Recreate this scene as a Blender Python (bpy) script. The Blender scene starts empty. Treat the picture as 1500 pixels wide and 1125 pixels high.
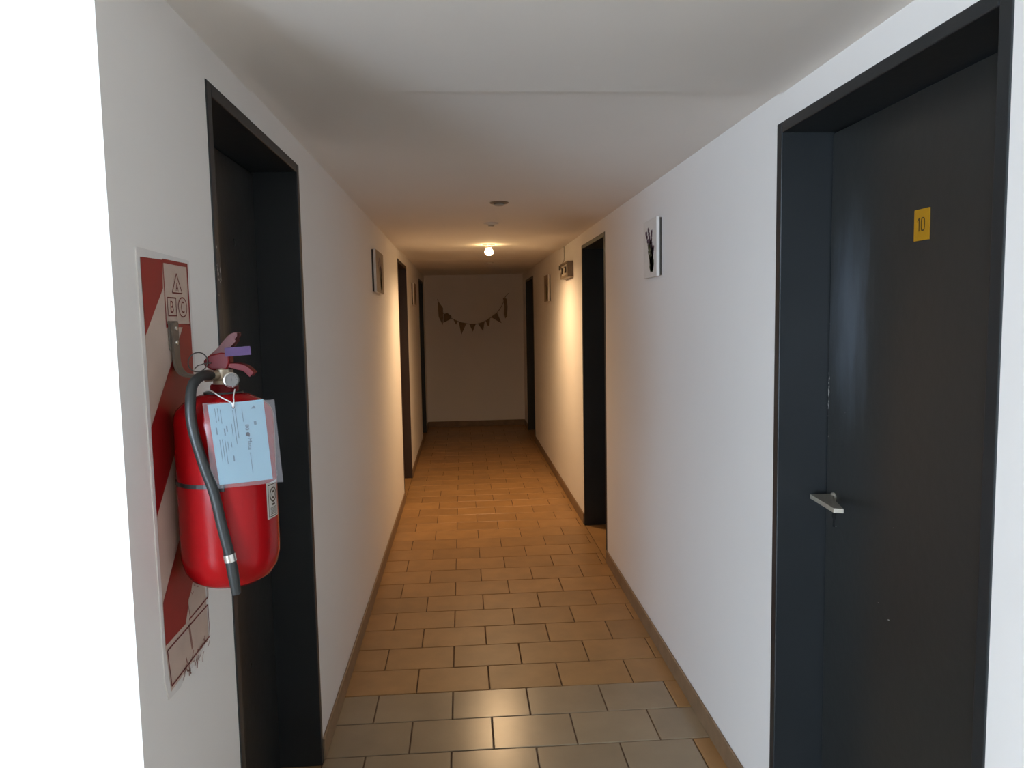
import bpy, bmesh, math, random
from mathutils import Vector, Matrix
random.seed(7)
S = bpy.context.scene
COL = S.collection
L, R, CEIL, END = -0.513, 0.851, 2.08, 10.42      # corridor: left wall, right wall, ceiling, end wall (metres)
CORNER = 1.145                                    # where the left wall turns out into the lobby

# ------------------------------------------------------------------ camera
cd = bpy.data.cameras.new('camera'); cam = bpy.data.objects.new('camera', cd); COL.objects.link(cam)
cd.sensor_fit = 'HORIZONTAL'; cd.sensor_width = 36.0; cd.lens = 1092.2 / 1500 * 36.0
cd.clip_start = 0.02; cd.clip_end = 100
pi_, ya, ro = 0.0878746, 0.0647804, -0.0184062
fw = Vector((math.sin(ya) * math.cos(pi_), math.cos(ya) * math.cos(pi_), -math.sin(pi_)))
r0 = Vector((math.cos(ya), -math.sin(ya), 0)); u0 = r0.cross(fw)
rr = math.cos(ro) * r0 + math.sin(ro) * u0; uu = -math.sin(ro) * r0 + math.cos(ro) * u0
m = Matrix((rr, uu, -fw)).transposed().to_4x4(); m.translation = (0, 0, 1.5)
cam.matrix_world = m
S.camera = cam

# ------------------------------------------------------------------ world, daylight, exposure
w = bpy.data.worlds.new('world'); S.world = w; w.use_nodes = True
w.node_tree.nodes['Background'].inputs[0].default_value = (0.62, 0.76, 1.0, 1)
w.node_tree.nodes['Background'].inputs[1].default_value = 0.6

def area(name, loc, target, sx, sy, power, color):
    ld = bpy.data.lights.new(name, 'AREA'); ld.shape = 'RECTANGLE'; ld.size = sx; ld.size_y = sy
    ld.energy = power; ld.color = color
    o = bpy.data.objects.new(name, ld); COL.objects.link(o); o.location = loc
    o.rotation_euler = (Vector(target) - Vector(loc)).to_track_quat('-Z', 'Y').to_euler()
    return o
area('window_daylight', (-2.85, -3.5, 1.25), (-2.75, 0, 1.25), 1.3, 1.5, 318, (0.66, 0.825, 1.03))

vs = S.view_settings
vs.view_transform = 'Standard'; vs.look = 'None'; vs.exposure = 0.0; vs.gamma = 1.0; vs.use_curve_mapping = False
S.cycles.diffuse_bounces = 8; S.cycles.max_bounces = 14; S.cycles.sample_clamp_indirect = 6

# ------------------------------------------------------------------ materials
def mat(name, color, rough=0.6, metal=0.0, noise=0.0, nscale=6.0, bump=0.0, bscale=40.0, rand=0.0, coat=0.0,
        emit=None, estr=0.0, alpha=1.0, trans=0.0, rnoise=0.0, spec=0.5):
    M = bpy.data.materials.new(name); M.use_nodes = True
    nt = M.node_tree; N = nt.nodes; K = nt.links
    b = N['Principled BSDF']
    b.inputs['Base Color'].default_value = (*color, 1); b.inputs['Roughness'].default_value = rough
    b.inputs['Metallic'].default_value = metal; b.inputs['Coat Weight'].default_value = coat
    b.inputs['Specular IOR Level'].default_value = spec
    b.inputs['Alpha'].default_value = alpha; b.inputs['Transmission Weight'].default_value = trans
    if emit: b.inputs['Emission Color'].default_value = (*emit, 1); b.inputs['Emission Strength'].default_value = estr
    if noise or bump or rand or rnoise:
        tc = N.new('ShaderNodeTexCoord'); oi = N.new('ShaderNodeObjectInfo')
        ad = N.new('ShaderNodeVectorMath'); ad.operation = 'ADD'
        mu = N.new('ShaderNodeMath'); mu.operation = 'MULTIPLY'; mu.inputs[1].default_value = 37.0 if rand else 0.0
        K.new(oi.outputs['Random'], mu.inputs[0])
        K.new(tc.outputs['Object'], ad.inputs[0]); K.new(mu.outputs[0], ad.inputs[1])
        nz = N.new('ShaderNodeTexNoise'); nz.inputs['Scale'].default_value = nscale; nz.inputs['Detail'].default_value = 5
        K.new(ad.outputs[0], nz.inputs['Vector'])
        mr = N.new('ShaderNodeMapRange'); mr.inputs['From Min'].default_value = 0.25; mr.inputs['From Max'].default_value = 0.75
        mr.inputs['To Min'].default_value = 1 - noise; mr.inputs['To Max'].default_value = 1 + noise
        K.new(nz.outputs['Fac'], mr.inputs['Value'])
        m2 = N.new('ShaderNodeMapRange'); m2.inputs['To Min'].default_value = 1 - rand; m2.inputs['To Max'].default_value = 1 + rand
        K.new(oi.outputs['Random'], m2.inputs['Value'])
        pr = N.new('ShaderNodeMath'); pr.operation = 'MULTIPLY'
        K.new(mr.outputs[0], pr.inputs[0]); K.new(m2.outputs[0], pr.inputs[1])
        vm = N.new('ShaderNodeVectorMath'); vm.operation = 'SCALE'; vm.inputs[0].default_value = color
        K.new(pr.outputs[0], vm.inputs['Scale']); K.new(vm.outputs[0], b.inputs['Base Color'])
        if rnoise:
            m3 = N.new('ShaderNodeMapRange'); m3.inputs['From Min'].default_value = 0.3; m3.inputs['From Max'].default_value = 0.7
            m3.inputs['To Min'].default_value = max(0.03, rough - rnoise); m3.inputs['To Max'].default_value = rough + rnoise
            K.new(nz.outputs['Fac'], m3.inputs['Value']); K.new(m3.outputs[0], b.inputs['Roughness'])
        if bump:
            n2 = N.new('ShaderNodeTexNoise'); n2.inputs['Scale'].default_value = bscale; n2.inputs['Detail'].default_value = 4
            K.new(ad.outputs[0], n2.inputs['Vector'])
            bp = N.new('ShaderNodeBump'); bp.inputs['Strength'].default_value = bump; bp.inputs['Distance'].default_value = 0.01
            K.new(n2.outputs['Fac'], bp.inputs['Height']); K.new(bp.outputs[0], b.inputs['Normal'])
    return M

WALL = mat('white_wall_paint', (0.81, 0.78, 0.745), 0.75, noise=0.02, nscale=1.5, bump=0.12, bscale=9)
CEILM = mat('white_ceiling_paint', (0.79, 0.755, 0.71), 0.85, noise=0.03, nscale=1.2, bump=0.15, bscale=5)
TILE = mat('brown_floor_tile', (0.34, 0.185, 0.070), 0.42, noise=0.14, nscale=9, rand=0.10, bump=0.05, bscale=12)
TILE2 = mat('beige_floor_tile', (0.31, 0.235, 0.15), 0.27, noise=0.10, nscale=6, rand=0.07, bump=0.02, bscale=9)
GROUT = mat('dark_grout', (0.11, 0.06, 0.03), 0.9, noise=0.2, nscale=30)
BASE = mat('brown_skirting', (0.22, 0.14, 0.08), 0.5, noise=0.2, nscale=14, bump=0.1, bscale=20)
DOORM = mat('charcoal_door_paint', (0.023, 0.0235, 0.022), 0.34, noise=0.12, nscale=3, bump=0.06, bscale=30, rnoise=0.07)
FRAMEM = mat('charcoal_frame_paint', (0.015, 0.0175, 0.019), 0.45, noise=0.12, nscale=5, bump=0.05, bscale=30)
BROWNFRAME = mat('dark_brown_frame_paint', (0.045, 0.027, 0.020), 0.45, noise=0.12, nscale=5, bump=0.05, bscale=30)
CHIP = mat('bare_chipped_paint', (0.55, 0.53, 0.50), 0.8)
METAL = mat('satin_grey_metal', (0.50, 0.46, 0.38), 0.42, metal=0.55, noise=0.1, nscale=40)
DARKMETAL = mat('dark_metal', (0.10, 0.095, 0.09), 0.4, metal=0.7)
HOLE = mat('dark_keyhole', (0.008, 0.008, 0.008), 0.8)
YELLOW = mat('yellow_plate', (0.40, 0.20, 0.010), 0.45, noise=0.05, nscale=30, spec=0.2)
INK = mat('dark_print', (0.045, 0.022, 0.006), 0.6)
RED = mat('red_enamel', (0.32, 0.004, 0.006), 0.22, spec=0.22, noise=0.05, nscale=8)
REDP = mat('red_plastic', (0.12, 0.003, 0.004), 0.4, noise=0.08, nscale=30, spec=0.15)
REDFADE = mat('faded_red_lever', (0.11, 0.038, 0.036), 0.5, noise=0.1, nscale=40, spec=0.2)
BLACK = mat('black_rubber', (0.022, 0.024, 0.023), 0.42, bump=0.05, bscale=60, noise=0.1, nscale=40)
BRASS = mat('dull_brass', (0.36, 0.29, 0.21), 0.38, metal=0.7, noise=0.15, nscale=50)
CHROME = mat('bright_metal', (0.62, 0.60, 0.56), 0.25, metal=0.85)
GAUGE = mat('gauge_face', (0.17, 0.155, 0.145), 0.25, coat=0.4, noise=0.08, nscale=80)
PURPLE = mat('purple_plastic', (0.05, 0.012, 0.075), 0.45, spec=0.2)
PAPER = mat('pale_blue_paper', (0.25, 0.46, 0.56), 0.55, noise=0.04, nscale=30)
PRINT = mat('grey_blue_print', (0.10, 0.19, 0.245), 0.7)
PRINTD = mat('dark_blue_print', (0.02, 0.04, 0.055), 0.7)
SLEEVE = mat('clear_plastic_sleeve', (0.30, 0.28, 0.29), 0.2, alpha=0.34, coat=0.2)
WHITEP = mat('white_plastic', (0.72, 0.70, 0.67), 0.45)
LABELW = mat('label_white', (0.55, 0.52, 0.48), 0.5)
SIGNW = mat('sign_cream_film', (0.52, 0.40, 0.33), 0.5, noise=0.05, nscale=20)
SIGNB = mat('sign_white_border', (0.70, 0.67, 0.64), 0.6, noise=0.05, nscale=30)
SIGNR = mat('sign_red_film', (0.26, 0.008, 0.008), 0.45, noise=0.10, nscale=14)
SIGNO = mat('sign_dark_red_line', (0.17, 0.018, 0.018), 0.5)
BRACKET = mat('grey_brown_bracket', (0.15, 0.12, 0.095), 0.45, metal=0.2, noise=0.15, nscale=40)
CANVAS = mat('canvas_white', (0.70, 0.66, 0.61), 0.7, noise=0.03, nscale=20, bump=0.05, bscale=200)
BACKING = mat('dark_backing', (0.055, 0.045, 0.035), 0.7)
STEMM = mat('olive_stem', (0.13, 0.125, 0.06), 0.8, noise=0.2, nscale=60)
LAVEND = mat('lavender_bloom', (0.16, 0.09, 0.12), 0.8, noise=0.25, nscale=80)
HOUSING = mat('lamp_housing', (0.20, 0.155, 0.11), 0.45, noise=0.15, nscale=30)
DIFFUSER = mat('frosted_diffuser', (0.52, 0.46, 0.38), 0.3, noise=0.1, nscale=25)
FLAG = mat('brown_felt_flag', (0.27, 0.20, 0.13), 0.9, noise=0.15, nscale=25, rand=0.15)
TWINE = mat('brown_twine', (0.20, 0.13, 0.08), 0.9)
BULB = mat('warm_bulb', (0.9, 0.8, 0.6), 0.4, emit=(1.0, 0.70, 0.34), estr=38)
GREYP = mat('grey_plastic', (0.42, 0.39, 0.35), 0.5)

# ------------------------------------------------------------------ mesh helpers
ORG = {}
def put(o, parent, loc):
    COL.objects.link(o)
    if parent is not None:
        o.parent = parent; ORG[o.name] = ORG[parent.name]
    else:
        o.location = loc; ORG[o.name] = Vector(loc)
def thing(name, label, cat=None, loc=(0, 0, 0), group=None, kind=None):
    o = bpy.data.objects.new(name, None); o.empty_display_size = 0.05
    put(o, None, loc); tag(o, label, cat, group, kind); return o
def tag(o, label=None, cat=None, group=None, kind=None):
    for k, v in (('label', label), ('category', cat), ('group', group), ('kind', kind)):
        if v: o[k] = v
    return o
def obj(name, bm, mats, parent=None, loc=(0, 0, 0), smooth=False, bevel=0.0, seg=2):
    """link a bmesh given in world metres as one object"""
    org = ORG[parent.name] if parent is not None else Vector(loc)
    bmesh.ops.translate(bm, verts=bm.verts, vec=-org)
    bmesh.ops.recalc_face_normals(bm, faces=bm.faces)
    me = bpy.data.meshes.new(name); bm.to_mesh(me); bm.free()
    for mm in (mats if isinstance(mats, (list, tuple)) else [mats]): me.materials.append(mm)
    if smooth:
        me.polygons.foreach_set('use_smooth', [True] * len(me.polygons))
        try: me.set_sharp_from_angle(angle=math.radians(40))
        except Exception: pass
    o = bpy.data.objects.new(name, me); put(o, parent, loc)
    if bevel:
        b = o.modifiers.new('bevel', 'BEVEL'); b.width = bevel; b.segments = seg; b.limit_method = 'ANGLE'
    return o
def B(): return bmesh.new()
def box(bm, x0, x1, y0, y1, z0, z1, mi=0):
    v = [bm.verts.new(p) for p in ((x0, y0, z0), (x1, y0, z0), (x1, y1, z0), (x0, y1, z0), (x0, y0, z1), (x1, y0, z1), (x1, y1, z1), (x0, y1, z1))]
    for q in ((0, 3, 2, 1), (4, 5, 6, 7), (0, 1, 5, 4), (1, 2, 6, 5), (2, 3, 7, 6), (3, 0, 4, 7)):
        f = bm.faces.new([v[i] for i in q]); f.material_index = mi
    return bm
def prism(bm, pts, vec, mi=0):
    """polygon of 3d points extruded by vec"""
    vec = Vector(vec); a = [bm.verts.new(p) for p in pts]; b = [bm.verts.new(Vector(p) + vec) for p in pts]
    n = len(pts)
    fs = [bm.faces.new(a), bm.faces.new(list(reversed(b)))]
    for i in range(n): fs.append(bm.faces.new((a[i], b[i], b[(i + 1) % n], a[(i + 1) % n])))
    for f in fs: f.material_index = mi
    return bm
def face(bm, pts, mi=0):
    f = bm.faces.new([bm.verts.new(p) for p in pts]); f.material_index = mi; return f
def smooth_path(pts, n=6):
    P = [Vector(p) for p in pts]; P = [2 * P[0] - P[1]] + P + [2 * P[-1] - P[-2]]; out = []
    for i in range(1, len(P) - 2):
        for k in range(n):
            t = k / n; a, b, c, d = P[i - 1:i + 3]
            out.append(0.5 * ((2 * b) + (c - a) * t + (2 * a - 5 * b + 4 * c - d) * t * t + (3 * b - a - 3 * c + d) * t ** 3))
    out.append(P[-2]); return out
def tube(bm, pts, r, seg=10, closed=False, mi=0):
    P = [Vector(p) for p in pts]; n = len(P); rings = []; up = None
    for i in range(n):
        if closed: t = P[(i + 1) % n] - P[i - 1]
        else: t = P[min(i + 1, n - 1)] - P[max(i - 1, 0)]
        t.normalize()
        if up is None: up = Vector((0, 0, 1)) if abs(t.z) < 0.9 else Vector((0, 1, 0))
        s = t.cross(up).normalized(); up = s.cross(t).normalized()
        ra = r[i] if isinstance(r, (list, tuple)) else r
        rings.append([bm.verts.new(P[i] + ra * (math.cos(2 * math.pi * k / seg) * s + math.sin(2 * math.pi * k / seg) * up)) for k in range(seg)])
    for i in range(n if closed else n - 1):
        a, b = rings[i], rings[(i + 1) % n]
        for k in range(seg):
            f = bm.faces.new((a[k], a[(k + 1) % seg], b[(k + 1) % seg], b[k])); f.material_index = mi
    if not closed:
        bm.faces.new(list(reversed(rings[0]))).material_index = mi; bm.faces.new(rings[-1]).material_index = mi
    return bm
def lathe(bm, prof, c, seg=32, axis=(0, 0, 1), mi=0, a0=0.0, a1=None):
    """prof: (radius, height) from c along axis"""
    ax = Vector(axis).normalized(); s = ax.cross(Vector((0, 1, 0)) if abs(ax.y) < 0.9 else Vector((1, 0, 0))).normalized(); t = ax.cross(s)
    full = a1 is None; n = seg if full else seg + 1; rings = []
    for r_, h in prof:
        if r_ < 1e-6: rings.append([bm.verts.new(Vector(c) + ax * h)])
        else:
            rings.append([bm.verts.new(Vector(c) + ax * h + r_ * (math.cos(a) * s + math.sin(a) * t)) for a in
                          [(2 * math.pi * k / seg) if full else a0 + (a1 - a0) * k / seg for k in range(n)]])
    for a, b in zip(rings, rings[1:]):
        for k in range(n if full else n - 1):
            k2 = (k + 1) % n
            q = ([a[0]] if len(a) == 1 else [a[k], a[k2]]) + ([b[0]] if len(b) == 1 else [b[k2], b[k]])
            if len(q) >= 3: bm.faces.new(q).material_index = mi
    return bm
def text_geo(s):
    cu = bpy.data.curves.new('t', 'FONT'); cu.body = s; cu.size = 1.0
    o = bpy.data.objects.new('t', cu); COL.objects.link(o)
    bpy.context.view_layer.update()
    me = bpy.data.meshes.new_from_object(o.evaluated_get(bpy.context.evaluated_depsgraph_get()))
    vs_ = [(v.co.x, v.co.y) for v in me.vertices]; fs = [tuple(p.vertices) for p in me.polygons]
    bpy.data.objects.remove(o); bpy.data.curves.remove(cu); bpy.data.meshes.remove(me)
    x0 = min(v[0] for v in vs_); x1 = max(v[0] for v in vs_); y0 = min(v[1] for v in vs_); y1 = max(v[1] for v in vs_)
    return [((a - x0) / (x1 - x0) - 0.5, (b - y0) / (y1 - y0) - 0.5) for a, b in vs_], fs
def text(bm, s, c, ax, up, wdt, hgt, mi=0):
    vs_, fs = text_geo(s); c, ax, up = Vector(c), Vector(ax), Vector(up)
    v = [bm.verts.new(c + ax * (a * wdt) + up * (b * hgt)) for a, b in vs_]
    for f in fs: bm.faces.new([v[i] for i in f]).material_index = mi

# ------------------------------------------------------------------ doors' places: (side, near edge, far edge, leaf recess)
DTOP = 2.0
DOORS = [('left', 1.608, 2.475, 0.135), ('right', 1.128, 1.985, 0.135), ('left', 6.135, 7.08, 0.135),
         ('right', 4.405, 5.265, 0.165), ('left', 9.05, 9.95, 0.12), ('right', 8.89, 9.93, 0.12)]

# ------------------------------------------------------------------ walls, ceiling
def side_wall(side, y0, y1):
    bm = B(); x0, x1 = (L - 0.22, L) if side == 'left' else (R, R + 0.22)
    y = y0
    for s, a, b, _ in sorted([d for d in DOORS if d[0] == side], key=lambda d: d[1]):
        box(bm, x0, x1, y, a, -0.02, 2.2); box(bm, x0, x1, a, b, DTOP, 2.2); y = b
    box(bm, x0, x1, y, y1, -0.02, 2.2)
    bmesh.ops.remove_doubles(bm, verts=bm.verts, dist=1e-5)
    return bm
def structure(name, bm, mats, label, **k):
    return tag(obj(name, bm, mats, **k), label, None, None, 'structure')
structure('wall_left', side_wall('left', CORNER, END + 0.1), WALL, 'white left corridor wall with three recessed dark doors')
structure('wall_right', side_wall('right', -3.6, END + 0.1), WALL, 'white right corridor wall with three recessed dark doors')
structure('wall_end', box(B(), L, R, END, END + 0.2, -0.02, 2.2), WALL, 'dim white wall closing the far end of the corridor')
structure('wall_front', box(B(), -3.6, L - 0.22, CORNER, CORNER + 0.2, -0.02, 2.2), WALL, 'bright daylit white wall beside the corridor mouth')
structure('wall_lobby', box(B(), -3.8, -3.6, -3.6, CORNER + 0.2, -0.02, 2.2), WALL, 'white lobby wall behind the camera on the left')
bm = B()   # back wall of the lobby with its window opening
wx0, wx1, wz0, wz1 = -3.52, -2.18, 0.48, 2.02
box(bm, -3.8, wx0, -3.8, -3.6, -0.02, 2.2); box(bm, wx1, R + 0.22, -3.8, -3.6, -0.02, 2.2)
box(bm, wx0, wx1, -3.8, -3.6, -0.02, wz0); box(bm, wx0, wx1, -3.8, -3.6, wz1, 2.2)
structure('wall_back', bm, WALL, 'white wall behind the camera with the window')
t = thing('window_1', 'white framed window behind the camera', None, (0, -3.7, 0.5), kind='structure')
bm = B()
for a, b, c, d in ((wx0, wx0 + .05, wz0, wz1), (wx1 - .05, wx1, wz0, wz1), (wx0 + .05, wx1 - .05, wz0, wz0 + .05), (wx0 + .05, wx1 - .05, wz1 - .05, wz1), (-2.875, -2.825, wz0 + .05, wz1 - .05)):
    box(bm, a, b, -3.74, -3.68, c, d)
obj('window_frame', bm, WHITEP, t)
# ceiling: one slab with the low joints seen across the corridor
prof = [(-3.8, 2.074), (1.95, 2.074), (1.955, 2.08), (4.95, 2.083), (6.42, 2.078), (6.47, 2.092), (7.55, 2.098), (7.60, 2.092), (7.66, 2.099), (END + .1, 2.11)]
bm = B()
nx = 12; xs = [-3.8 + (R + 0.22 + 3.8) * i / nx for i in range(nx + 1)]
prism(bm, [(-3.8, y, z) for y, z in prof] + [(-3.8, END + .1, 2.3), (-3.8, -3.8, 2.3)], (R + 0.22 + 3.8, 0, 0))
structure('ceiling', bm, CEILM, 'low white plaster ceiling running along the corridor')

# ------------------------------------------------------------------ floor: slab + single tiles
fl = structure('floor', box(B(), -3.8, R + 0.22, -3.8, END + 0.2, -0.06, -0.0035), GROUT, 'running bond floor of brown and beige ceramic tiles')
PX, PY, Y0 = 0.2965, 0.2105, 2.909
TC = {}
def tile_mesh(wd, dp, mt):
    k = (round(wd, 3), round(dp, 3), mt.name)
    if k not in TC:
        bm = B(); g = 0.0022; c = 0.0022
        X0, X1, V0, V1 = g, wd - g, g, dp - g
        lo = [bm.verts.new(p) for p in ((X0, V0, -0.006), (X1, V0, -0.006), (X1, V1, -0.006), (X0, V1, -0.006))]
        mi_ = [bm.verts.new((p.co.x, p.co.y, -0.0016)) for p in lo]
        hi = [bm.verts.new(p) for p in ((X0 + c, V0 + c, 0), (X1 - c, V0 + c, 0), (X1 - c, V1 - c, 0), (X0 + c, V1 - c, 0))]
        for a, b in ((lo, mi_), (mi_, hi)):
            for i in range(4): bm.faces.new((a[i], a[(i + 1) % 4], b[(i + 1) % 4], b[i]))
        bm.faces.new(hi); bmesh.ops.recalc_face_normals(bm, faces=bm.faces)
        me = bpy.data.meshes.new('tile'); bm.to_mesh(me); bm.free(); me.materials.append(mt); TC[k] = me
    return TC[k]
def tile(x0, x1, y0, y1, mt):
    o = bpy.data.objects.new('tile', tile_mesh(x1 - x0, y1 - y0, mt)); COL.objects.link(o); o.parent = fl
    o.location = (x0, y0, random.uniform(-0.0006, 0.0004)); o.rotation_euler = (random.uniform(-.0012, .0012), random.uniform(-.0012, .0012), 0)
    ORG[o.name] = ORG[fl.name]; return o
kk = -4
while True:
    ya_ = Y0 + PY * kk; yb = min(ya_ + PY, END)
    if ya_ > END - 0.03: break
    off = 0.075 if kk % 2 == 0 else -0.0735
    near = kk < 0
    x_hi = R
    if near and kk % 2 == 1: x_hi = 0.790 if kk == -1 else 0.782     # these rows stop short of the wall: a dark slip fills the gap
    x = off - PX * 3
    while x < x_hi - 0.012:
        a, b = max(x, L), min(x + PX, x_hi)
        if b - a > 0.012: tile(a, b, ya_, yb, TILE2 if near else TILE)
        x += PX
    if x_hi < R - 0.01: tile(x_hi, R, ya_, yb, TILE)
    kk += 1
bm = B()   # tiles of the lobby, behind and below the camera: one field
y = Y0 + PY * -5; row = 1
while y > -3.55:
    x = -3.6 - (0.148 if row % 2 else 0.0)
    while x < R:
        a, b = max(x, -3.6), min(x + PX, R)
        if y + PY > CORNER and a < L: a = max(a, L)
        if b - a > 0.02: box(bm, a + .002, b - .002, y + .002, y + PY - .002, -0.0034, 0)
        x += PX
    y -= PY; row += 1
tag(obj('tile_field', bm, TILE2, fl), None, None, None, 'stuff')

# ------------------------------------------------------------------ skirting
def runs(side, y0, y1):
    y = y0
    for s, a, b, _ in sorted([d for d in DOORS if d[0] == side], key=lambda d: d[1]):
        if a - y > 0.03: yield y, a
        y = b
    if y1 - y > 0.03: yield y, y1
def skirt(name, x0, x1, y0, y1, label):
    structure(name, box(B(), x0, x1, y0, y1, 0, 0.078), BASE, label, bevel=0.003)
NM = {'left': ['on the bright corner beside the extinguisher', 'on the left between the first and middle doors', 'on the left between the middle and far doors', 'on the left past the far door'],
      'right': ['on the right below the camera', 'on the right between door ten and the next door', 'on the right between the middle and far doors', 'on the right past the far door']}
for side in ('left', 'right'):
    for i, (a, b) in enumerate(runs(side, CORNER if side == 'left' else -3.58, END - 0.001)):
        x0, x1 = (L, L + 0.009) if side == 'left' else (R - 0.009, R)
        skirt('baseboard_' + side, x0, x1, a, b, 'low brown ceramic skirting ' + NM[side][i])
skirt('baseboard_end', L + .01, R - .01, END - .009, END, 'low dark skirting along the end wall')
skirt('baseboard_front', -3.59, L - .001, CORNER - .009, CORNER, 'low brown skirting along the daylit wall')

# ------------------------------------------------------------------ doors
DLAB = ['charcoal door in deep frame behind the fire extinguisher', 'charcoal door with yellow number ten plate and lever handle',
        'dark door on the left wall in the middle of the corridor', 'dark recessed door on the right wall by the emergency light',
        'dark door on the left wall nearest the end wall', 'dark door on the right wall nearest the end wall']
def make_door(n, side, ya_, yb, rec):
    sg = 1 if side == 'left' else -1                # direction out of the wall into the corridor
    W = L if side == 'left' else R
    X = lambda d: W + sg * d                       # d > 0 towards the corridor, d < 0 into the wall
    def bx(bm, d0, d1, y0, y1, z0, z1, mi=0): return box(bm, min(X(d0), X(d1)), max(X(d0), X(d1)), y0, y1, z0, z1, mi)
    d = thing('door_%d' % n, DLAB[n - 1], None, (X(-rec), (ya_ + yb) / 2, 0), kind='structure')
    fwid = 0.03; FM = BROWNFRAME if n == 3 else FRAMEM
    obj('jamb', bx(B(), -0.21, 0.003, ya_, ya_ + fwid, 0, DTOP), FM, d, bevel=0.0025)
    obj('jamb', bx(B(), -0.21, 0.003, yb - fwid, yb, 0, DTOP), FM, d, bevel=0.0025)
    obj('door_head', bx(B(), -0.21, 0.003, ya_ + fwid, yb - fwid, DTOP - 0.028, DTOP), FM, d, bevel=0.0025)
    lf = obj('door_leaf', bx(B(), -rec - 0.038, -rec, ya_ + fwid + 0.003, yb - fwid - 0.003, 0.006, DTOP - 0.032), DOORM, d, bevel=0.002)
    obj('threshold', bx(B(), -0.21, -0.001, ya_ + fwid, yb - fwid, -0.003, 0.0005), TILE, d)
    return d, lf, X
made = [make_door(i + 1, *dd) for i, dd in enumerate(DOORS)]

# door ten: a pale bluish sheen is painted into its colour by the lock edge
def painted_sheen():
    M = mat('painted_sheen_door', (0.023, 0.0235, 0.022), 0.34, bump=0.06, bscale=30)
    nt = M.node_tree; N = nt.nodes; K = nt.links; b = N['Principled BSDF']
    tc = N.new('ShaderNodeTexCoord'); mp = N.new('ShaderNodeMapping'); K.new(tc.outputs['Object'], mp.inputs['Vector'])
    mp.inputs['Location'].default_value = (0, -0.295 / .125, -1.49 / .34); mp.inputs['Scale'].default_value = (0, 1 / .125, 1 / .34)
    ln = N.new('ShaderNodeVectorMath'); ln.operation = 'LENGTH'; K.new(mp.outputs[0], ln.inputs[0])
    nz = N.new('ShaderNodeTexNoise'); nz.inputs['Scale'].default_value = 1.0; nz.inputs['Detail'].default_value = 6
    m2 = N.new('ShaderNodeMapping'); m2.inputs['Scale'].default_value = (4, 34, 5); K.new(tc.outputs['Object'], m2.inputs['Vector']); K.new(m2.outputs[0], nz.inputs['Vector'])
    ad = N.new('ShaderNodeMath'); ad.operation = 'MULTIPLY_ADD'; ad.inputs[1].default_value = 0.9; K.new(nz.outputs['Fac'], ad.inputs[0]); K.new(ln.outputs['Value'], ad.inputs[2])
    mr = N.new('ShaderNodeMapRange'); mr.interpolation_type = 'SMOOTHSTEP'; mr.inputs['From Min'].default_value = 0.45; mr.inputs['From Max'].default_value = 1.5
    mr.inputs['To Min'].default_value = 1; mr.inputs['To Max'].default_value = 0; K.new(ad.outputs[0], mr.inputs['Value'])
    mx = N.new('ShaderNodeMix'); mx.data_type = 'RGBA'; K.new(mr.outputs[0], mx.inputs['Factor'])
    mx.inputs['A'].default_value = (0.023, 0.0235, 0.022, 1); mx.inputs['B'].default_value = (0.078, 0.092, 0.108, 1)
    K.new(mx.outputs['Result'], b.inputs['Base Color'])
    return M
made[1][1].data.materials[0] = painted_sheen()
# door ten: lever, keyhole, number plate, chips
d2, leaf2, X2 = made[1]
lx = X2(-0.135)
bm = B()
lathe(bm, [(0, 0.0), (0.013, 0.0), (0.013, 0.006), (0.0075, 0.008), (0.0075, 0.05), (0, 0.05)], (lx, 1.908, 1.005), 16, (-1, 0, 0))
prism(bm, [(lx - 0.006, 1.922, 1.000), (lx - 0.060, 1.924, 1.000), (lx - 0.067, 1.780, 0.998), (lx - 0.045, 1.772, 0.998), (lx - 0.020, 1.880, 1.000), (lx - 0.006, 1.895, 1.000)], (0, 0, 0.012))
h = obj('door_handle', bm, METAL, leaf2, bevel=0.0012); h['label'] = 'dull silver lever handle'
bm = B()
lathe(bm, [(0, 0), (0.009, 0), (0.009, 0.003), (0, 0.003)], (lx, 1.905, 0.955), 16, (-1, 0, 0))
prism(bm, [(lx - 0.0032, 1.902, 0.925), (lx - 0.0032, 1.908, 0.925), (lx - 0.0032, 1.9065, 0.957), (lx - 0.0032, 1.9035, 0.957)], (0.003, 0, 0))
obj('keyhole', bm, HOLE, leaf2)
bm = B()
prism(bm, [(lx - 0.0025, 1.581, 1.650), (lx - 0.0025, 1.581, 1.7165), (lx - 0.0025, 1.529, 1.7165), (lx - 0.0025, 1.529, 1.650)], (0.0025, 0, 0))
Q = lambda u, v: (lx - 0.0029, 1.5555 - u, 1.684 + v)
for q in (((-.0085, -.0145), (-.0055, -.0145), (-.0055, .0145), (-.0085, .0145)), ((-.0085, .0145), (-.0085, .0100), (-.0135, .0050), (-.0135, .0085))):
    face(bm, [Q(*p_) for p_ in q], 1)
ro_ = [(.0062 + (.0072) * math.copysign(abs(math.cos(a)) ** .6, math.cos(a)), .0145 * math.copysign(abs(math.sin(a)) ** .6, math.sin(a))) for a in [2 * math.pi * k / 32 for k in range(32)]]
ri_ = [(.0062 + (.0044) * math.copysign(abs(math.cos(a)) ** .6, math.cos(a)), .0117 * math.copysign(abs(math.sin(a)) ** .6, math.sin(a))) for a in [2 * math.pi * k / 32 for k in range(32)]]
for k in range(32): face(bm, [Q(*ro_[k]), Q(*ro_[(k + 1) % 32]), Q(*ri_[(k + 1) % 32]), Q(*ri_[k])], 1)
np_ = obj('number_plate', bm, [YELLOW, INK], leaf2); np_['label'] = 'yellow plate reading 10'
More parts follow.
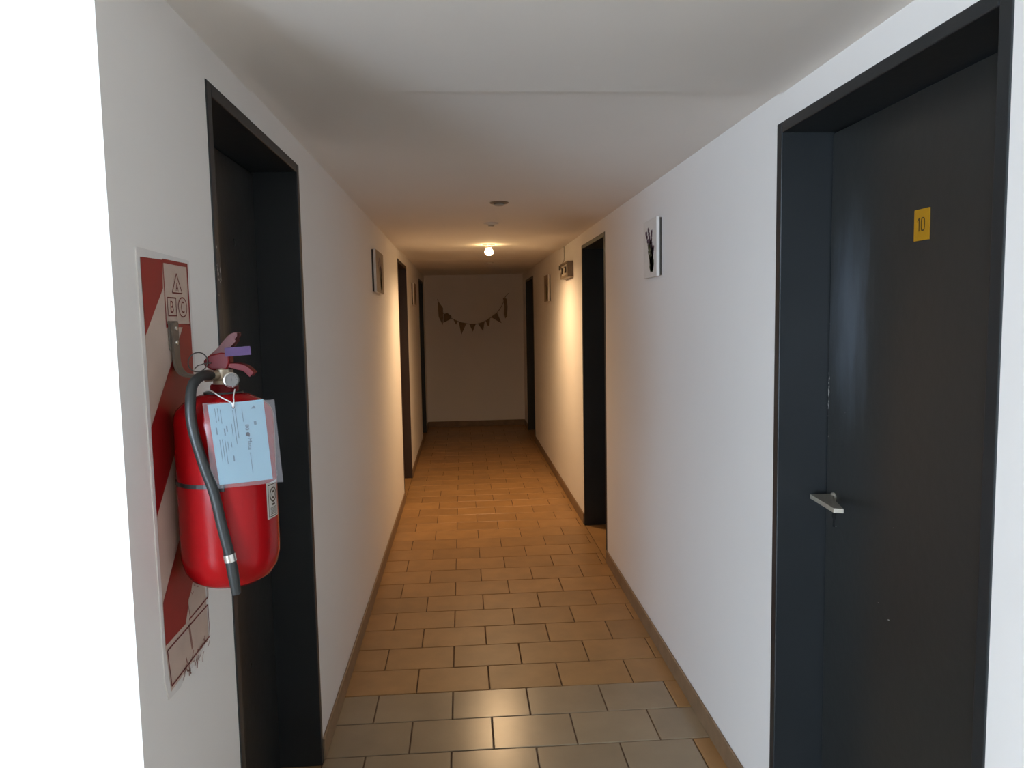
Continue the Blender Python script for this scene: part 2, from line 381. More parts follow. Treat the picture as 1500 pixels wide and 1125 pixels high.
def chips(n, gen):
    bm = B()
    for _ in range(n):
        c, ax, up, s = gen(); k = random.randint(4, 6)
        c, ax, up = Vector(c), Vector(ax), Vector(up)
        face(bm, [c + s * random.uniform(.5, 1.1) * (math.cos(2 * math.pi * i / k) * ax * 0.55 + math.sin(2 * math.pi * i / k) * up * 1.6) for i in range(k)])
    return bm
bm = chips(34, lambda: ((lx - 0.0006, random.choice([1.950, 1.9485, 1.946]), random.choice([random.gauss(1.28, .035), random.gauss(1.27, .03), random.uniform(1.1, 1.6)])), (0, 1, 0), (0, 0, 1), random.uniform(.0012, .0042)))
for p, s in (((1.86, 1.24), .0012), ((1.895, .928), .003), ((1.63, 1.0), .0018), ((1.685, .80), .002), ((1.64, .775), .0045)):
    c = Vector((lx - 0.0006, p[0], p[1])); face(bm, [c + Vector((0, a * s, b * s)) for a, b in ((-1, .2), (-.2, .5), (1, 0), (.3, -.4))])
tag(obj('paint_chips', bm, CHIP, leaf2), 'small pale chips along the lock edge', None, None, 'stuff')
d1, leaf1, X1 = made[0]
lx1 = X1(-0.135)
def ch():
    return ((random.uniform(L - .05, L - .004), 1.6384, random.gauss(1.60, .04)), (1, 0, 0), (0, 0, 1), random.uniform(.001, .004))
bm = chips(14, lambda: ((L + 0.0036, random.uniform(1.612, 1.636), random.gauss(1.60, .035)), (0, 1, 0), (0, 0, 1), random.uniform(.0016, .0055)))
tag(obj('paint_chips', bm, CHIP, d1), 'small pale chips on the frame', None, None, 'stuff')
for (dr, lf, X), (s_, a_, b_, rec) in zip(made, DOORS):
    if lf is leaf2: continue
    px = X(-rec); sg = 1 if s_ == 'left' else -1
    yl = a_ + 0.085                                 # lever by the near jamb
    bm = B(); lathe(bm, [(0, 0), (0.013, 0), (0.013, 0.006), (0.0075, 0.008), (0.0075, 0.05), (0, 0.05)], (px, yl, 1.005), 16, (sg, 0, 0))
    prism(bm, [(px + sg * .042, yl - .013, 1.0), (px + sg * .060, yl - .013, 1.0), (px + sg * .064, yl + .12, .998), (px + sg * .046, yl + .12, .998)], (0, 0, .013))
    obj('door_handle', bm, METAL, lf, bevel=0.0012)

# ------------------------------------------------------------------ safety sign behind the extinguisher
sg = thing('safety_sign', 'red and cream striped fire sign with ABC panel behind the extinguisher', 'sign', (L, 1.34, 0.866))
SX = L + 0.0018
P = lambda y, z, d=0.0: (SX + d, y, z)
bm = B()
prism(bm, [P(*q) for q in ((1.228, 1.624), (1.457, 1.619), (1.462, 1.0), (1.459, .93), (1.448, .921), (1.452, .905), (1.440, .894), (1.428, .880), (1.405, .876), (1.39, .868), (1.33, .872), (1.30, .862), (1.250, .866), (1.238, .90))], (-0.0018, 0, 0))
obj('backing_sheet', bm, SIGNB, sg)
bm = B(); e = 0.0004
face(bm, [P(*q, e) for q in ((1.240, 1.609), (1.446, 1.612), (1.447, .955), (1.449, .885), (1.258, .876), (1.246, .955))])
obj('cream_panel', bm, SIGNW, sg)
bm = B(); e = 0.0008
rt = 1.446
face(bm, [P(*q, e) for q in ((1.240, 1.609), (1.328, 1.611), (1.324, 1.562), (1.242, 1.483))])
face(bm, [P(*q, e) for q in ((1.242, 1.333), (1.243, 1.184), (rt, 1.386), (rt, 1.495), (1.405, 1.495))])
face(bm, [P(*q, e) for q in ((1.246, 1.036), (1.247, .962), (1.338, .962), (1.352, .985), (1.358, 1.000), (1.372, 1.010), (1.380, 1.022), (1.402, 1.030), (rt, 1.036), (rt, 1.233))])
for a, b, c, d in ((1.328, rt, 1.606, 1.613), (1.440, rt, 1.497, 1.606), (1.328, rt, 1.495, 1.501), (1.3285, 1.332, 1.501, 1.606)):
    face(bm, [P(a, c, e), P(b, c, e), P(b, d, e), P(a, d, e)])
obj('red_bands', bm, SIGNR, sg)
bm = B(); e = 0.001
def line(y0, z0, y1, z1, wd):
    t = Vector((0, y1 - y0, z1 - z0)); n = Vector((0, -t.z, t.y)).normalized() * wd / 2
    a, b = Vector(P(y0, z0, e)), Vector(P(y1, z1, e)); face(bm, [a - n, b - n, b + n, a + n])
def loop(pts, wd):
    for a, b in zip(pts, pts[1:] + pts[:1]): line(*a, *b, wd)
marks = ((('A', 1.3875, 1.5665, .013, .016), [(1.3875, 1.591), (1.364, 1.556), (1.411, 1.556)]),
         (('B', 1.3595, 1.531, .0135, .021), [(1.340, 1.547), (1.340, 1.5155), (1.379, 1.5155), (1.379, 1.547)]),
         (('C', 1.410, 1.531, .0155, .021), [(1.410 + .0205 * math.cos(k * math.pi / 12), 1.531 + .0175 * math.sin(k * math.pi / 12)) for k in range(24)]))
for (s_, y_, z_, w_, h_), out in marks:
    bm = B(); loop(out, 0.0024); text(bm, s_, P(y_, z_, e), (0, 1, 0), (0, 0, 1), w_, h_); obj('class_mark', bm, SIGNO, sg)
bm = B(); loop([(1.252, .951), (1.453, .953), (1.455, .889), (1.262, .884)], 0.003); obj('lower_outline', bm, SIGNO, sg)
bm = B(); line(1.355, .963, 1.457, .967, .003); line(1.457, .967, 1.459, 1.02, .003); line(1.36, .963, 1.352, 1.003, .002); obj('upper_outline', bm, SIGNO, sg)
bm = B()   # smeared hand lettering and streaks along the torn foot of the sign
for k in range(34):
    y_ = 1.30 + 0.15 * random.random(); z_ = 0.868 + random.random() * 0.022
    line(y_, z_, y_ + random.uniform(-.012, .012), z_ + random.uniform(-.014, .014), random.uniform(.0015, .004))
for k in range(12):
    y_ = 1.37 + 0.07 * random.random(); z_ = 1.004 + random.random() * 0.018
    line(y_, z_, y_ + random.uniform(-.01, .01), z_ + random.uniform(-.006, .006), .002)
line(1.352, .955, 1.362, .905, .008)
tag(obj('smeared_lettering', bm, mat('smeared_print', (0.30, 0.15, 0.12), 0.7), sg), None, None, None, 'stuff')

# ------------------------------------------------------------------ wall bracket
br = thing('wall_bracket', 'grey brown metal hook bracket holding the extinguisher to the sign', 'bracket', (L + .004, 1.355, 1.405))
pts = smooth_path([(L + .0045, 1.503), (L + .0045, 1.46), (L + .006, 1.428), (L + .016, 1.411), (L + .034, 1.4065), (L + .0665, 1.406)], 5)
def strip(path, y0, y1, th):
    bm = B(); n = len(path); up = []; 
    for i in range(n):
        t = Vector((path[min(i + 1, n - 1)][0] - path[max(i - 1, 0)][0], path[min(i + 1, n - 1)][1] - path[max(i - 1, 0)][1])).normalized()
        up.append((-t.y * th, t.x * th))
    rows = []
    for (x, z), (dx, dz) in zip(path, up):
        rows.append([bm.verts.new(p) for p in ((x, y0, z), (x, y1, z), (x + dx, y1, z + dz), (x + dx, y0, z + dz))])
    for a, b in zip(rows, rows[1:]):
        for k in range(4): bm.faces.new((a[k], a[(k + 1) % 4], b[(k + 1) % 4], b[k]))
    bm.faces.new(rows[0]); bm.faces.new(rows[-1]); return bm
def sp2(p, n):
    return [(v.x, v.y) for v in smooth_path([(a, b, 0) for a, b in p], n)]
path = sp2([(L + .0045, 1.503), (L + .0045, 1.46), (L + .006, 1.428), (L + .016, 1.411), (L + .034, 1.4065), (L + .0665, 1.406)], 5)
obj('hook', strip(path, 1.342, 1.369, 0.004), BRACKET, br, smooth=True)
obj('back_plate', box(B(), L + .003, L + .0048, 1.334, 1.378, 1.455, 1.506), BRACKET, br, bevel=.001)
for z_ in (1.493, 1.468): obj('screw', lathe(B(), [(0.0045, 0), (0.004, .002), (0, .0025)], (L + .0085, 1.356, z_), 12, (1, 0, 0)), CHROME, br)

# ------------------------------------------------------------------ fire extinguisher
XE, YE, ZB = -0.4225, 1.335, 1.039
ex = thing('fire_extinguisher', 'red fire extinguisher with black hose and blue paper tag on left wall', 'fire extinguisher', (XE, YE, ZB))
RC = 0.0835
cyl = obj('cylinder', lathe(B(), [(0, 1.039), (.030, 1.040), (.052, 1.044), (.068, 1.054), (.078, 1.070), (RC - .0006, 1.090), (RC, 1.106), (RC, 1.330), (.0822, 1.342), (.0775, 1.353), (.066, 1.364), (.046, 1.374), (.030, 1.379), (0, 1.380)], (XE, YE, 0), 64), RED, ex, smooth=True)
obj('neck_collar', lathe(B(), [(0, 1.376), (.0235, 1.376), (.0235, 1.392), (.0215, 1.395), (0, 1.395)], (XE + .003, YE, 0), 32), REDP, ex, smooth=True)
obj('seal_ring', lathe(B(), [(.022, 1.378), (.033, 1.379), (.033, 1.3815), (.022, 1.3815)], (XE + .001, YE, 0), 32), BLACK, ex, smooth=True)
bm = B()
lathe(bm, [(0, 1.394), (.0185, 1.394), (.0185, 1.401), (.0155, 1.403), (.0155, 1.420), (.012, 1.424), (0, 1.424)], (XE + .003, YE, 0), 24)
lathe(bm, [(0, 0), (.0085, 0), (.0085, .017), (.0105, .018), (.0105, .028), (0, .028)], (XE, YE - .006, 1.411), 16, (-.72, -.69, 0))
lathe(bm, [(0, 0), (.007, 0), (.007, .03), (0, .03)], (XE + .004, YE, 1.405), 14, (.55, -.83, 0))
obj('valve_body', bm, BRASS, ex, smooth=True)
# gauge
gd = Vector((.50, -.86, .05)).normalized(); gc = Vector((XE + .023, YE - .030, 1.4035))
ga = obj('pressure_gauge', lathe(B(), [(0, -.004), (.0125, -.004), (.0132, .0), (.0132, .006), (.0112, .0075)], gc, 28, gd), CHROME, ex, smooth=True)
bm = B(); lathe(bm, [(.0112, .0066), (0, .0066)], gc, 28, gd)
s1 = gd.cross(Vector((0, 0, 1))).normalized(); s2 = s1.cross(gd)
c = gc + gd * .0072
face(bm, [c + s1 * .0008, c + s2 * .008, c - s1 * .0008, c - s2 * .002], 1)
for a in range(-3, 4):
    an = a * .5; v = s1 * math.sin(an) + s2 * math.cos(an); w_ = s1 * math.cos(an) * .0005 - s2 * math.sin(an) * .0005
    face(bm, [c + v * .0075 - w_, c + v * .0075 + w_, c + v * .0098 + w_, c + v * .0098 - w_], 1)
obj('gauge_face', bm, [GAUGE, DARKMETAL], ga)
# head, lever, carrying handle
bm = B()
prism(bm, [(XE + .013, YE - .013, 1.420), (XE - .012, YE - .013, 1.419), (XE - .026, YE - .013, 1.427), (XE - .027, YE - .013, 1.436), (XE - .016, YE - .013, 1.447), (XE + .004, YE - .013, 1.451), (XE + .018, YE - .013, 1.449), (XE + .018, YE - .013, 1.432)], (0, .026, 0))
obj('valve_head', bm, REDP, ex, bevel=.003)
def channel(path, y0, y1, hgt):
    """lever pressed from sheet: top web and two side flanges"""
    bm = B(); rows = []
    n = len(path)
    for i, (x, z) in enumerate(path):
        a, b = path[max(i - 1, 0)], path[min(i + 1, n - 1)]; t = Vector((b[0] - a[0], b[1] - a[1])).normalized(); nx_, nz_ = t.y, -t.x
        h_ = hgt[i] if isinstance(hgt, list) else hgt; th = .0016
        q = [(x + nx_ * h_, y0, z + nz_ * h_), (x, y0, z), (x, y1, z), (x + nx_ * h_, y1, z + nz_ * h_),
             (x + nx_ * h_, y1 - th, z + nz_ * h_), (x + nx_ * th, y1 - th, z + nz_ * th), (x + nx_ * th, y0 + th, z + nz_ * th), (x + nx_ * h_, y0 + th, z + nz_ * h_)]
        rows.append([bm.verts.new(p) for p in q])
    for a, b in zip(rows, rows[1:]):
        for k in range(8): bm.faces.new((a[k], a[(k + 1) % 8], b[(k + 1) % 8], b[k]))
    bm.faces.new(rows[0]); bm.faces.new(rows[-1]); return bm
p1 = sp2([(XE - .016, 1.446), (XE - .002, 1.458), (XE + .016, 1.478), (XE + .026, 1.484), (XE + .033, 1.484)], 4)
o = obj('squeeze_lever', channel(p1, YE - .012, YE + .012, [0.016] * (len(p1) - 5) + [.015, .013, .011, .009, .007]), REDFADE, ex, bevel=.0006); o['label'] = 'faded red squeeze lever'
p2 = sp2([(XE + .002, 1.429), (XE + .026, 1.431), (XE + .045, 1.426), (XE + .058, 1.414)], 5)
obj('carrying_handle', channel(p2, YE - .011, YE + .011, [0.004 + .007 * min(1, i / 6) for i in range(len(p2))]), REDP, ex, bevel=.0006)
bm = B(); box(bm, XE + .012, XE + .056, YE - .0175, YE - .0155, 1.443, 1.458)
bmesh.ops.rotate(bm, verts=bm.verts, cent=(XE + .012, YE, 1.45), matrix=Matrix.Rotation(-.06, 3, 'Y'))
o = obj('seal_tag', bm, PURPLE, ex); o['label'] = 'purple plastic seal tag'
cen = Vector((XE - .035, YE - .015, 1.4345)); bm = B()
tube(bm, [cen + .0165 * Vector((math.cos(a), .25 * math.sin(a), math.sin(a))) for a in [2 * math.pi * k / 28 for k in range(28)]], .0011, 8, True)
tube(bm, [cen + Vector((-.006, -.002, -.012)), cen + Vector((.0, -.002, -.006)), cen + Vector((.010, 0, -.003)), cen + Vector((.022, 0, -.002))], .0010, 6)
obj('safety_pin', bm, DARKMETAL, ex, smooth=True)
# hose
hp = [(-.435, 1.315, 1.411), (-.4405, 1.292, 1.413), (-.4465, 1.262, 1.402), (-.4475, 1.247, 1.375), (-.4445, 1.241, 1.332), (-.4295, 1.2390, 1.270), (-.4155, 1.2395, 1.223), (-.4055, 1.2400, 1.165), (-.396, 1.242, 1.112), (-.3895, 1.246, 1.048)]
sp = smooth_path(hp, 6); ho = obj('hose', tube(B(), sp, [.0085] * (len(sp) - 8) + [.0085, .0088, .009, .0092, .0092, .0088, .0082, .0078], 16), BLACK, ex, smooth=True)
i0 = min(range(len(sp)), key=lambda i: abs(sp[i].z - 1.113)); tdir = (sp[i0 + 1] - sp[i0 - 1]).normalized()
o = obj('hose_ferrule', lathe(B(), [(.0088, -.0065), (.0104, -.0065), (.0104, .0065), (.0088, .0065)], sp[i0], 24, tdir), CHROME, ho, smooth=True); o['label'] = 'silver ferrule near the nozzle end'
# strap that ties the hose
bm = B(); lathe(bm, [(RC, 1.2255), (RC + .0012, 1.2255), (RC + .0012, 1.2325), (RC, 1.2325)], (XE, YE, 0), 40, mi=0, a0=0, a1=2 * math.pi * .999)
bmesh.ops.delete(bm, geom=[v for v in bm.verts if v.co.x > -.405 and v.co.y < YE], context='VERTS')
box(bm, -.428, -.402, 1.2465, 1.2525, 1.222, 1.234)
obj('hose_strap', bm, BLACK, ex)
# tag in its sleeve
U = Vector((.955, .295, 0)).normalized(); NRM = Vector((.295, -.955, 0)).normalized(); T0 = Vector((-.3965, 1.2485, 0))
def TP(u, z, d=0.0):
    bow = 0.0025 * math.cos(min(1, abs(u - .02) / .06) * 1.5)
    return T0 + U * u + NRM * (d + bow - .0005) + Vector((0, 0, z))
def sheet(c4, d, nu=8, nv=4, mi=0):
    bm = B(); g = []
    for j in range(nv + 1):
        b = j / nv; row = []
        for i in range(nu + 1):
            a = i / nu
            u_ = (1 - a) * (1 - b) * c4[0][0] + a * (1 - b) * c4[1][0] + a * b * c4[2][0] + (1 - a) * b * c4[3][0]
            z_ = (1 - a) * (1 - b) * c4[0][1] + a * (1 - b) * c4[1][1] + a * b * c4[2][1] + (1 - a) * b * c4[3][1]
            row.append(bm.verts.new(TP(u_, z_, d + .0012 * math.sin(3 * a + b))))
        g.append(row)
    for j in range(nv):
        for i in range(nu): bm.faces.new((g[j][i], g[j][i + 1], g[j + 1][i + 1], g[j + 1][i]))
    return bm
tg = obj('inspection_tag', sheet([(-.0235, 1.3685), (.0634, 1.3725), (.0727, 1.2360), (-.0115, 1.2345)], 0.0), PAPER, ex, smooth=True); tg['label'] = 'pale blue paper inspection tag with printed text'
bm = B()
def tline(a, z0, z1, wd, mi=0):
    """a printed line running down the tag"""
    n = 4
    for k in range(n):
        za, zb = z0 + (z1 - z0) * k / n, z0 + (z1 - z0) * (k + .97) / n
        sk = lambda z: a + (1.37 - z) * .08
        b_ = .0012 * math.sin(3 * (a + .0235) / .087) + .0006
        face(bm, [TP(sk(za), za, b_), TP(sk(za) + wd, za, b_), TP(sk(zb) + wd, zb, b_), TP(sk(zb), zb, b_)], mi)
for a, z0, z1, wd in ((-.014, 1.362, 1.338, .001), (-.010, 1.362, 1.34, .001), (-.006, 1.36, 1.336, .001), (-.013, 1.31, 1.27, .0011), (-.009, 1.31, 1.275, .0011), (-.005, 1.308, 1.268, .0011), (-.001, 1.306, 1.290, .0011),
                      (.004, 1.305, 1.296, .0014), (.0085, 1.335, 1.315, .0011), (.013, 1.358, 1.30, .0011), (.017, 1.36, 1.31, .0011), (.0275, 1.358, 1.337, .0010), (.0315, 1.285, 1.25, .001),
                      (-.016, 1.33, 1.318, .002), (-.004, 1.328, 1.316, .002), (.0, 1.332, 1.322, .002), (-.013, 1.272, 1.262, .0018), (.0045, 1.282, 1.272, .0022), (.044, 1.337, 1.331, .004)):
    tline(a, z0, z1, wd)
for c_, z_, w_, h_, s_ in ((.0325, 1.3275, .010, .0055, '80'), (.0335, 1.2995, .020, .006, 'Mata')):
    c = TP(c_ + (1.37 - z_) * .08, z_, .0018); text(bm, s_, c, (0, 0, -1), U, w_, h_, 1)
c = TP(.0365, 1.3155, .0018); face(bm, [c + U * a + Vector((0, 0, b)) for a, b in ((-.003, .003), (.001, .0042), (.003, .001), (.0025, -.004), (-.001, -.0025), (-.0035, -.001))], 1)
c = TP(.047, 1.3605, .0018); face(bm, [c + U * a + Vector((0, 0, b)) for a, b in ((-.004, -.002), (.004, -.002), (.001, .0035))], 0)
obj('tag_print', bm, [PRINT, PRINTD], tg)
c = TP(.0158, 1.3622, .0022); bm = B(); face(bm, [c + .0022 * (math.cos(k) * U + math.sin(k) * Vector((0, 0, 1))) for k in [2 * math.pi * i / 12 for i in range(12)]])
obj('punched_hole', bm, HOLE, tg)
sl = obj('plastic_sleeve', sheet([(-.0307, 1.3715), (.0809, 1.3715), (.0892, 1.2300), (-.0222, 1.2290)], 0.0035), SLEEVE, ex, smooth=True); sl['label'] = 'clear plastic sleeve around the tag'
bm = B()
tube(bm, smooth_path([TP(.0158, 1.3625, .004), TP(.013, 1.3700, .003), Vector((-.405, 1.267, 1.378)), Vector((-.430, 1.300, 1.385)), Vector((-.447, 1.325, 1.385))], 5), .0011, 6)
tube(bm, smooth_path([TP(.0158, 1.3625, .004), TP(.0172, 1.3720, .003), Vector((-.3845, 1.268, 1.378)), Vector((-.392, 1.302, 1.387))], 5), .0011, 6)
obj('zip_tie', bm, WHITEP, ex, smooth=True)
# approval label on the right flank
def patch(a0, a1, z0, z1, r_, n=8, bm=None, mi=0):
    bm = bm or B(); A = [a0 + (a1 - a0) * k / n for k in range(n + 1)]
    lo = [bm.verts.new((XE + r_ * math.cos(a), YE + r_ * math.sin(a), z0)) for a in A]; hi = [bm.verts.new((XE + r_ * math.cos(a), YE + r_ * math.sin(a), z1)) for a in A]
    for k in range(n): bm.faces.new((lo[k], lo[k + 1], hi[k + 1], hi[k])).material_index = mi
    return bm
D_ = math.radians
al = obj('approval_label', patch(D_(-25), D_(2), 1.158, 1.222, RC + .0004), LABELW, ex); al['label'] = 'white approval sticker with a dark border'
bm = B(); r_ = RC + .0008
for a0, a1, z0, z1 in ((-22.5, -.5, 1.1605, 1.162), (-22.5, -.5, 1.2165, 1.218), (-22.5, -21.6, 1.162, 1.2165), (-1.4, -.5, 1.162, 1.2165)):
    patch(D_(a0), D_(a1), z0, z1, r_, 6, bm)
for k in range(5): patch(D_(-19), D_(-4), 1.1645 + k * .0028, 1.1657 + k * .0028, r_, 5, bm)
for k in range(20):
    a, b = 2 * math.pi * k / 20, 2 * math.pi * (k + 1) / 20
    for ro_, ri in ((8.2, 6.6), (4.4, 2.6)):
        q = [(ro_, a), (ro_, b), (ri, b), (ri, a)]
        bm.faces.new([bm.verts.new((XE + r_ * math.cos(D_(-11.5 + rr_ * math.cos(t_))), YE + r_ * math.sin(D_(-11.5 + rr_ * math.cos(t_))), 1.199 + rr_ * .00165 * math.sin(t_))) for rr_, t_ in q])
patch(D_(-15), D_(-8), 1.180, 1.1835, r_, 4, bm)
obj('label_print', bm, INK, al)

# ------------------------------------------------------------------ canvas prints
def canvas(side, y0, y1, z0, z1, label, seed, face_mat=None):
    random.seed(seed)
    W = L if side == 'left' else R; s_ = 1 if side == 'left' else -1
    X = lambda d: W + s_ * d
    t = thing('wall_picture', label, 'picture', (W, (y0 + y1) / 2, z0), 'botanical canvas prints along the corridor')
    i = .004
    obj('backing_board', box(B(), min(X(.0), X(.010)), max(X(0), X(.010)), y0 + i, y1 - i, z0 + i, z1 - i), BACKING, t)
    obj('canvas', box(B(), min(X(.010), X(.024)), max(X(.010), X(.024)), y0, y1, z0, z1), CANVAS, t, bevel=.002)
    if face_mat:
        obj('printed_face', box(B(), min(X(.024), X(.0243)), max(X(.024), X(.0243)), y0 + .003, y1 - .003, z0 + .003, z1 - .003), face_mat, t)
    bm = B(); ax = Vector((0, s_, 0)); up = Vector((0, 0, 1)); yc = (y0 + y1) / 2; hh = z1 - z0; ww = y1 - y0
    def pt(u, v): return Vector((X(.0246), yc, z0)) + ax * (u * ww) + up * (v * hh)
    def leaf(u, v, an, ln, wd, mi):
        d = Vector((0, s_ * math.sin(an), math.cos(an))); n = Vector((0, s_ * math.cos(an), -math.sin(an))); c = pt(u, v)
        face(bm, [c, c + d * ln * .35 + n * wd, c + d * ln * .75 + n * wd * .8, c + d * ln, c + d * ln * .75 - n * wd * .8, c + d * ln * .35 - n * wd], mi)
    for st, (u0, u1, v1, lean) in enumerate(((.10, -.10, .84, .1), (.16, .16, .80, -.05), (.06, -.32, .80, .25), (.22, .02, .62, -.1), (.14, .30, .50, .1))):
        n = 11
        for k in range(n):
            f, g = k / n, (k + 1) / n
            q = lambda f_: (u0 + (u1 - u0) * f_ * f_ + .02 * math.sin(5 * f_ + st), .08 + (v1 - .08) * f_)
            a, b = pt(*q(f)), pt(*q(g)); nn = Vector((0, .003, 0)); face(bm, [a - nn, a + nn, b + nn, b - nn], 0)
            blo = f > .62
            for sd in (-1, 1):
                if random.random() < (.95 if blo or f < .35 else .5):
                    leaf(*q(f), sd * random.uniform(.3, .8), random.uniform(.022, .036) * (.9 if blo else 1.35), random.uniform(.006, .010), 1 if blo else 0)
    obj('botanical_print', bm, [STEMM, LAVEND], t)
canvas('right', 3.145, 3.372, 1.668, 1.918, 'white canvas print of lavender sprigs between door ten and the next door', 1)
BROWNP = mat('brown_print', (0.30, 0.23, 0.165), 0.7, noise=0.15, nscale=12)
canvas('left', 4.385, 4.80, 1.665, 1.915, 'brown canvas print on left wall beyond the extinguisher door', 2, BROWNP)
canvas('right', 7.15, 7.50, 1.655, 1.915, 'small far canvas print on right wall past the emergency light', 3, BROWNP)
canvas('left', 7.78, 8.15, 1.655, 1.885, 'small far canvas print on left wall between the two far doors', 4, BROWNP)
random.seed(11)

# ------------------------------------------------------------------ emergency light and its socket
t = thing('emergency_light', 'small brown boxed emergency light on right wall beyond the picture', 'emergency light', (R, 5.88, 1.806))
y0, y1, z0, z1 = 5.67, 6.085, 1.806, 1.928
obj('back_box', box(B(), R - .030, R, y0, y1, z0, z1), HOUSING, t, bevel=.004)
bm = B()
for a, b, c, d in ((y0, y0 + .05, z0, z1), (y1 - .03, y1, z0, z1), (y0 + .05, y1 - .03, z0, z0 + .022), (y0 + .05, y1 - .03, z1 - .018, z1)):
    box(bm, R - .046, R - .030, a, b, c, d)
obj('bezel', bm, HOUSING, t, bevel=.002)
obj('diffuser', box(B(), R - .040, R - .0302, y0 + .0505, y1 - .0305, z0 + .0225, z1 - .0185), DIFFUSER, t)
for y_ in (5.80, 5.99):
    lp = obj('lamp_head', lathe(B(), [(0, 0), (.022, 0), (.026, .004), (.026, .010), (.021, .013)], (R - .040, y_, 1.868), 20, (-1, 0, 0)), DARKMETAL, t, smooth=True)
    obj('lens', lathe(B(), [(.0208, .011), (.012, .014), (0, .015)], (R - .040, y_, 1.868), 20, (-1, 0, 0)), DIFFUSER, lp, smooth=True)
for z_ in (1.835, 1.885, 1.91): obj('indicator', lathe(B(), [(0, 0), (.006, 0), (.006, .003), (0, .003)], (R - .046, y0 + .025, z_), 10, (-1, 0, 0)), HOLE, t)
t = thing('wall_socket', 'small pale wall socket with plug and cable up to the ceiling', 'socket', (R, 6.2, 1.85))
obj('face_plate', box(B(), R - .012, R, 6.135, 6.275, 1.848, 1.932), GREYP, t, bevel=.003)
for y_ in (6.18, 6.235): obj('socket_hole', lathe(B(), [(0, 0), (.010, 0), (.010, .001), (0, .001)], (R - .0121, y_, 1.872), 12, (-1, 0, 0)), HOLE, t)
obj('plug', prism(B(), [(R - .012, 6.14, 1.885), (R - .012, 6.18, 1.885), (R - .012, 6.175, 1.925), (R - .012, 6.145, 1.925)], (-.034, 0, 0)), DARKMETAL, t, bevel=.003)
obj('cable', tube(B(), smooth_path([(R - .03, 6.15, 1.92), (R - .022, 6.15, 1.94), (R - .006, 6.15, 1.965), (R - .004, 6.15, 2.02), (R - .004, 6.15, 2.078)], 4), .0035, 8), GREYP, t, smooth=True)
obj('supply_lead', tube(B(), smooth_path([(R - .028, 6.145, 1.89), (R - .04, 6.12, 1.865), (R - .03, 6.10, 1.85), (R - .02, 6.088, 1.848)], 4), .003, 8), DARKMETAL, t, smooth=True)

# ------------------------------------------------------------------ ceiling fittings
def downlight(y, x, zc, lit, label):
    t = thing('ceiling_lamp', label, 'lamp', (x, y, zc), 'ceiling lamps along the corridor')
    obj('trim_ring', lathe(B(), [(.026, 0), (.046, 0), (.046, -.004), (.041, -.009), (.026, -.010), (.026, 0)], (x, y, zc), 28), WHITEP, t, smooth=True)
    obj('lamp_holder', lathe(B(), [(0, .001), (.0245, .001), (.0245, -.026 if lit else -.012), (.020, -.028 if lit else -.014), (0, -.028 if lit else -.014)], (x, y, zc), 24), WHITEP, t, smooth=True)
    if lit:
        obj('bulb', lathe(B(), [(0, -.029), (.018, -.029), (.030, -.042), (.034, -.056), (.031, -.070), (.020, -.080), (0, -.084)], (x, y, zc), 24), BULB, t, smooth=True)
        ld = bpy.data.lights.new('lamp_beam', 'SPOT'); ld.energy = 92; ld.color = (1.0, 0.655, 0.35); ld.spot_size = math.radians(172); ld.spot_blend = .8; ld.shadow_soft_size = .03
        lo = bpy.data.objects.new('lamp_beam', ld); COL.objects.link(lo); lo.parent = t; lo.location = (0, 0, -.09)
    else:
        obj('bulb', lathe(B(), [(0, -.015), (.019, -.015), (.017, -.021), (0, -.023)], (x, y, zc), 20), DIFFUSER, t, smooth=True)
downlight(5.93, .222, 2.079, True, 'lit warm ceiling lamp with glowing bulb over the middle of corridor')
downlight(4.62, .19, 2.0826, False, 'unlit round ceiling lamp between the detector and the lit lamp')
downlight(8.05, .30, 2.1, False, 'unlit round ceiling lamp beyond the lit lamp')
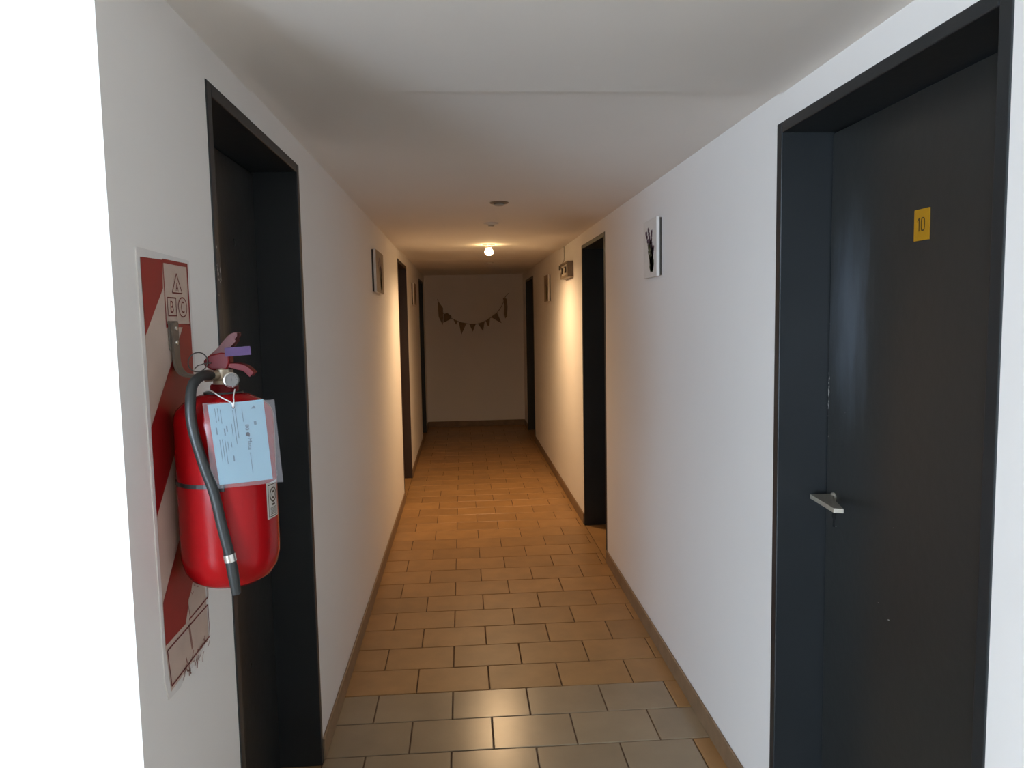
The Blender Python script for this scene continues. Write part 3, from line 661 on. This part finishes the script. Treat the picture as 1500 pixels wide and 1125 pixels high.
t = thing('smoke_detector', 'flat round smoke detector on ceiling before the lamps', 'smoke detector', (.199, 3.81, 2.082))
c = (.199, 3.81, 2.0822)
obj('mounting_base', lathe(B(), [(0, 0), (.047, 0), (.048, -.003), (.044, -.006), (0, -.006)], c, 32), HOUSING, t, smooth=True)
obj('sensor_cap', lathe(B(), [(0, -.0061), (.026, -.0061), (.026, -.011), (.022, -.017), (0, -.018)], c, 32), GREYP, t, smooth=True)
obj('sensor_gap', lathe(B(), [(.0262, -.0075), (.0268, -.0075), (.0268, -.0105), (.0262, -.0105), (.0262, -.0075)], c, 32), BACKING, t, smooth=True)

# ------------------------------------------------------------------ bunting on the end wall
t = thing('bunting', 'brown pennant garland hanging in a curve on the end wall', 'garland', (.14, END, 1.40))
YB = END - .016
gp = [(-.335, 1.785), (-.30, 1.67), (-.25, 1.575), (-.15, 1.515), (-.05, 1.468), (.06, 1.438), (.14, 1.425), (.23, 1.435), (.33, 1.475), (.42, 1.53), (.50, 1.60), (.565, 1.70), (.60, 1.79), (.648, 1.85)]
obj('twine', tube(B(), smooth_path([(x, YB, z) for x, z in gp], 4), .0032, 6), TWINE, t)
flags = [((-.335, 1.77), (-.262, 1.66), (-.262, 1.52), (-.272, 1.425), (-.325, 1.54)), ((-.255, 1.575), (-.205, 1.59), (-.148, 1.545), (-.17, 1.50), (-.262, 1.455)), ((-.125, 1.505), (-.062, 1.475), (-.088, 1.425)),
         ((-.05, 1.468), (.055, 1.44), (-.018, 1.285)), ((.095, 1.432), (.185, 1.43), (.142, 1.325)), ((.215, 1.434), (.31, 1.462), (.285, 1.33)), ((.325, 1.474), (.385, 1.515), (.375, 1.405), (.352, 1.40)),
         ((.40, 1.522), (.482, 1.585), (.545, 1.435), (.475, 1.475)), ((.572, 1.785), (.618, 1.775), (.632, 1.66), (.622, 1.53), (.598, 1.498), (.582, 1.56), (.59, 1.66))]
for f in flags:
    bm = B(); prism(bm, [(x, YB - .004 + random.uniform(-.002, .002), z) for x, z in f], (0, .0025, 0))
    obj('flag', bm, FLAG, t)
